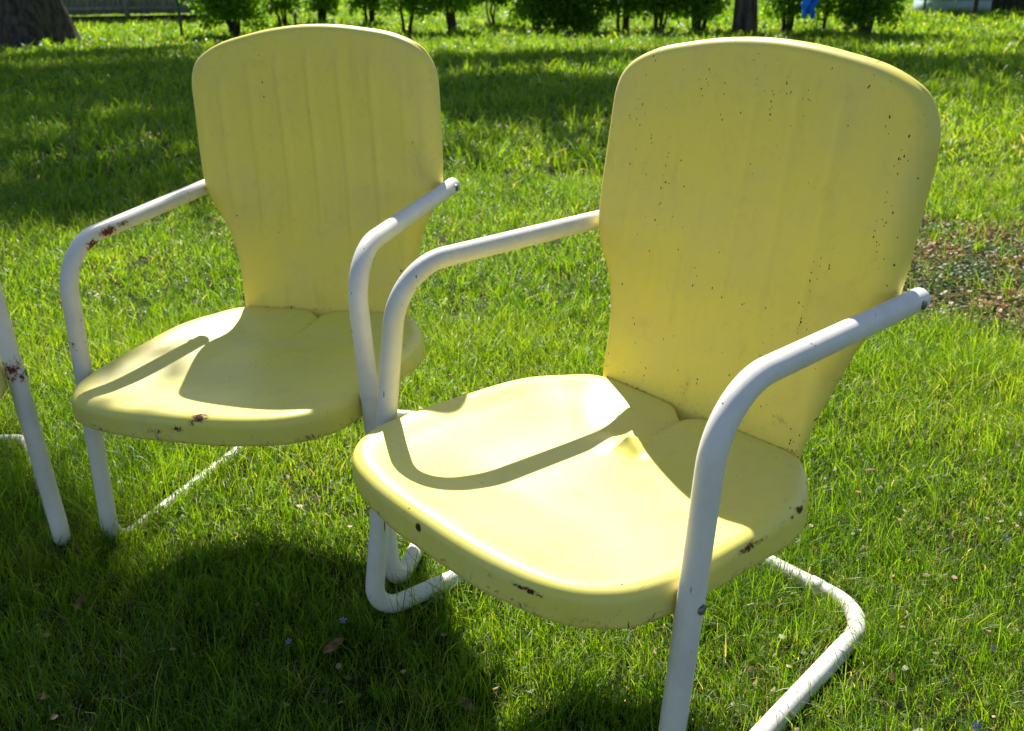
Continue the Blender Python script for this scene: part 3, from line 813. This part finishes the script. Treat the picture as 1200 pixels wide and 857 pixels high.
# ------------------------------------------------------------------ small things in the lawn
def flower_src():
    V = []; T_ = []; r = random.Random(1)
    for k in range(5):
        a = 2*math.pi*k/5+.3; s = len(V); L = .0065*(1.25 if k == 0 else 1)
        for (rr_, da, z) in ((.0008, 0, 0), (L*.6, .42, .0022), (L, .15, .0016), (L, -.15, .0016), (L*.6, -.42, .0022)):
            V.append((math.cos(a+da)*rr_, math.sin(a+da)*rr_, z))
        T_.append((s, s+4, s+3, s+2)); T_.append((s, s+2, s+1, s+1))
    T4 = [t for t in T_ if len(set(t)) == 4]; T3 = [t[:3] for t in T_ if len(set(t)) == 3]
    pet = mesh_np('petals', V, [T4, T3]); pet.materials.append(M_petal)
    V = []; F = []; limb(V, F, (0, 0, -.05), (0, 0, .0), .0007, .0006, 5, 3, .001, 0, 2); stem = mesh_np('stem', V, [F]); stem.materials.append(M_post)
    return pet, stem
pet, stem = flower_src()
def flower(u, v, label, sc_=1.0, seed=0):
    b = ground_at(u, v, .036); r = random.Random(seed); sc_ *= .75
    e = empty('violet_flower', Matrix.Translation(b) @ Matrix.Rotation(r.uniform(.5, 1.1), 4, Vector((1, r.uniform(-.6, .6), 0))) @ Matrix.Scale(sc_, 4), label, 'flower', 'tiny violet flowers in the lawn')
    for nm, m in (('petals', pet), ('stem', stem)):
        o = bpy.data.objects.new(nm, m); COL.objects.link(o); o.parent = e
near_fl = [(700, 838, 'pair-petalled violet flower at the bottom right, right of the runner', 1.3), (1180, 631, 'violet flower at the right edge beyond the rear runner corner', 1.2), (1163, 760, 'violet flower right of the nearest runner bend, in sunlit grass', 1.1),
           (402, 727, 'violet flower in deep shade left of the nearest chair leg foot', 1.1), (338, 752, 'tiny violet flower in the shaded grass under the middle seat front', 1.0), (204, 620, 'violet flower beside the left runner of the middle chair', 1.0),
           (1094, 545, 'violet flower in grass right of the nearest seat', 1.0), (1076, 268, 'violet flower beside the nearest backrest above the worn weeds', 1.3)]
near_fl[0] = (1143, 850, near_fl[0][2], 1.5)
for i, (u, v, lab, s_) in enumerate(near_fl): flower(u, v, lab, s_, i)
r = random.Random(9)
for i in range(26):
    u = r.uniform(5, 228); v = r.gauss(222, 14)
    flower(u, v, 'tiny violet flower in the shaded drift left of the middle chair back', 1.15, 40+i)
for i in range(14):
    flower(r.uniform(520, 695), r.gauss(165, 40), 'tiny violet flower in the lawn between the two chair backs', 1.1, 80+i)

def dead_leaf(u, v, label, size, seed, z=.03):
    b = ground_at(u, v, z); r = random.Random(seed); V = []; F = []; n = 9; m = 4
    for i in range(n+1):
        t = i/n; wd = math.sin(math.pi*min(1, t*.97+.03))**.75*size*.27
        for j in range(-m, m+1):
            s_ = j/m; V.append((s_*wd, (t-.5)*size, .28*size*(t-.5)**2+abs(s_)*wd*.5+.03*size*math.sin(5*t+s_*4)))
    for i in range(n):
        for j in range(2*m): a = i*(2*m+1)+j; F.append((a, a+1, a+2*m+2, a+2*m+1))
    o = link('dead_leaf', mesh_np('leaf', V, [F]), M_dead); o.matrix_world = Matrix.Translation(b) @ Matrix.Rotation(r.uniform(0, 6.3), 4, 'Z') @ Matrix.Rotation(r.uniform(-.5, .5), 4, 'X')
    solid(o, .0006, 0); tag(o, label, 'leaf', 'fallen dry leaves')
for i, (u, v, lab, s_) in enumerate([(392, 758, 'curled brown dead leaf in the deep shade left of the nearest seat front', .055), (546, 826, 'small brown dead leaf at the bottom edge in the shade', .040), (93, 708, 'brown dead leaf in the shaded grass below the middle chair left leg', .040),
    (50, 818, 'dead leaf scrap near the bottom left corner', .030), (372, 585, 'tan dead leaf in sunlit grass under the middle seat', .030), (1020, 552, 'pale tan dead leaf right of the nearest backrest foot', .035), (1142, 203, 'pink-tan fallen leaf in the sunlit lawn at the upper right', .05), (172, 575, 'tan dead leaf between the runner and leg of the middle chair', .028)]):
    dead_leaf(u, v, lab, s_*.72, i)
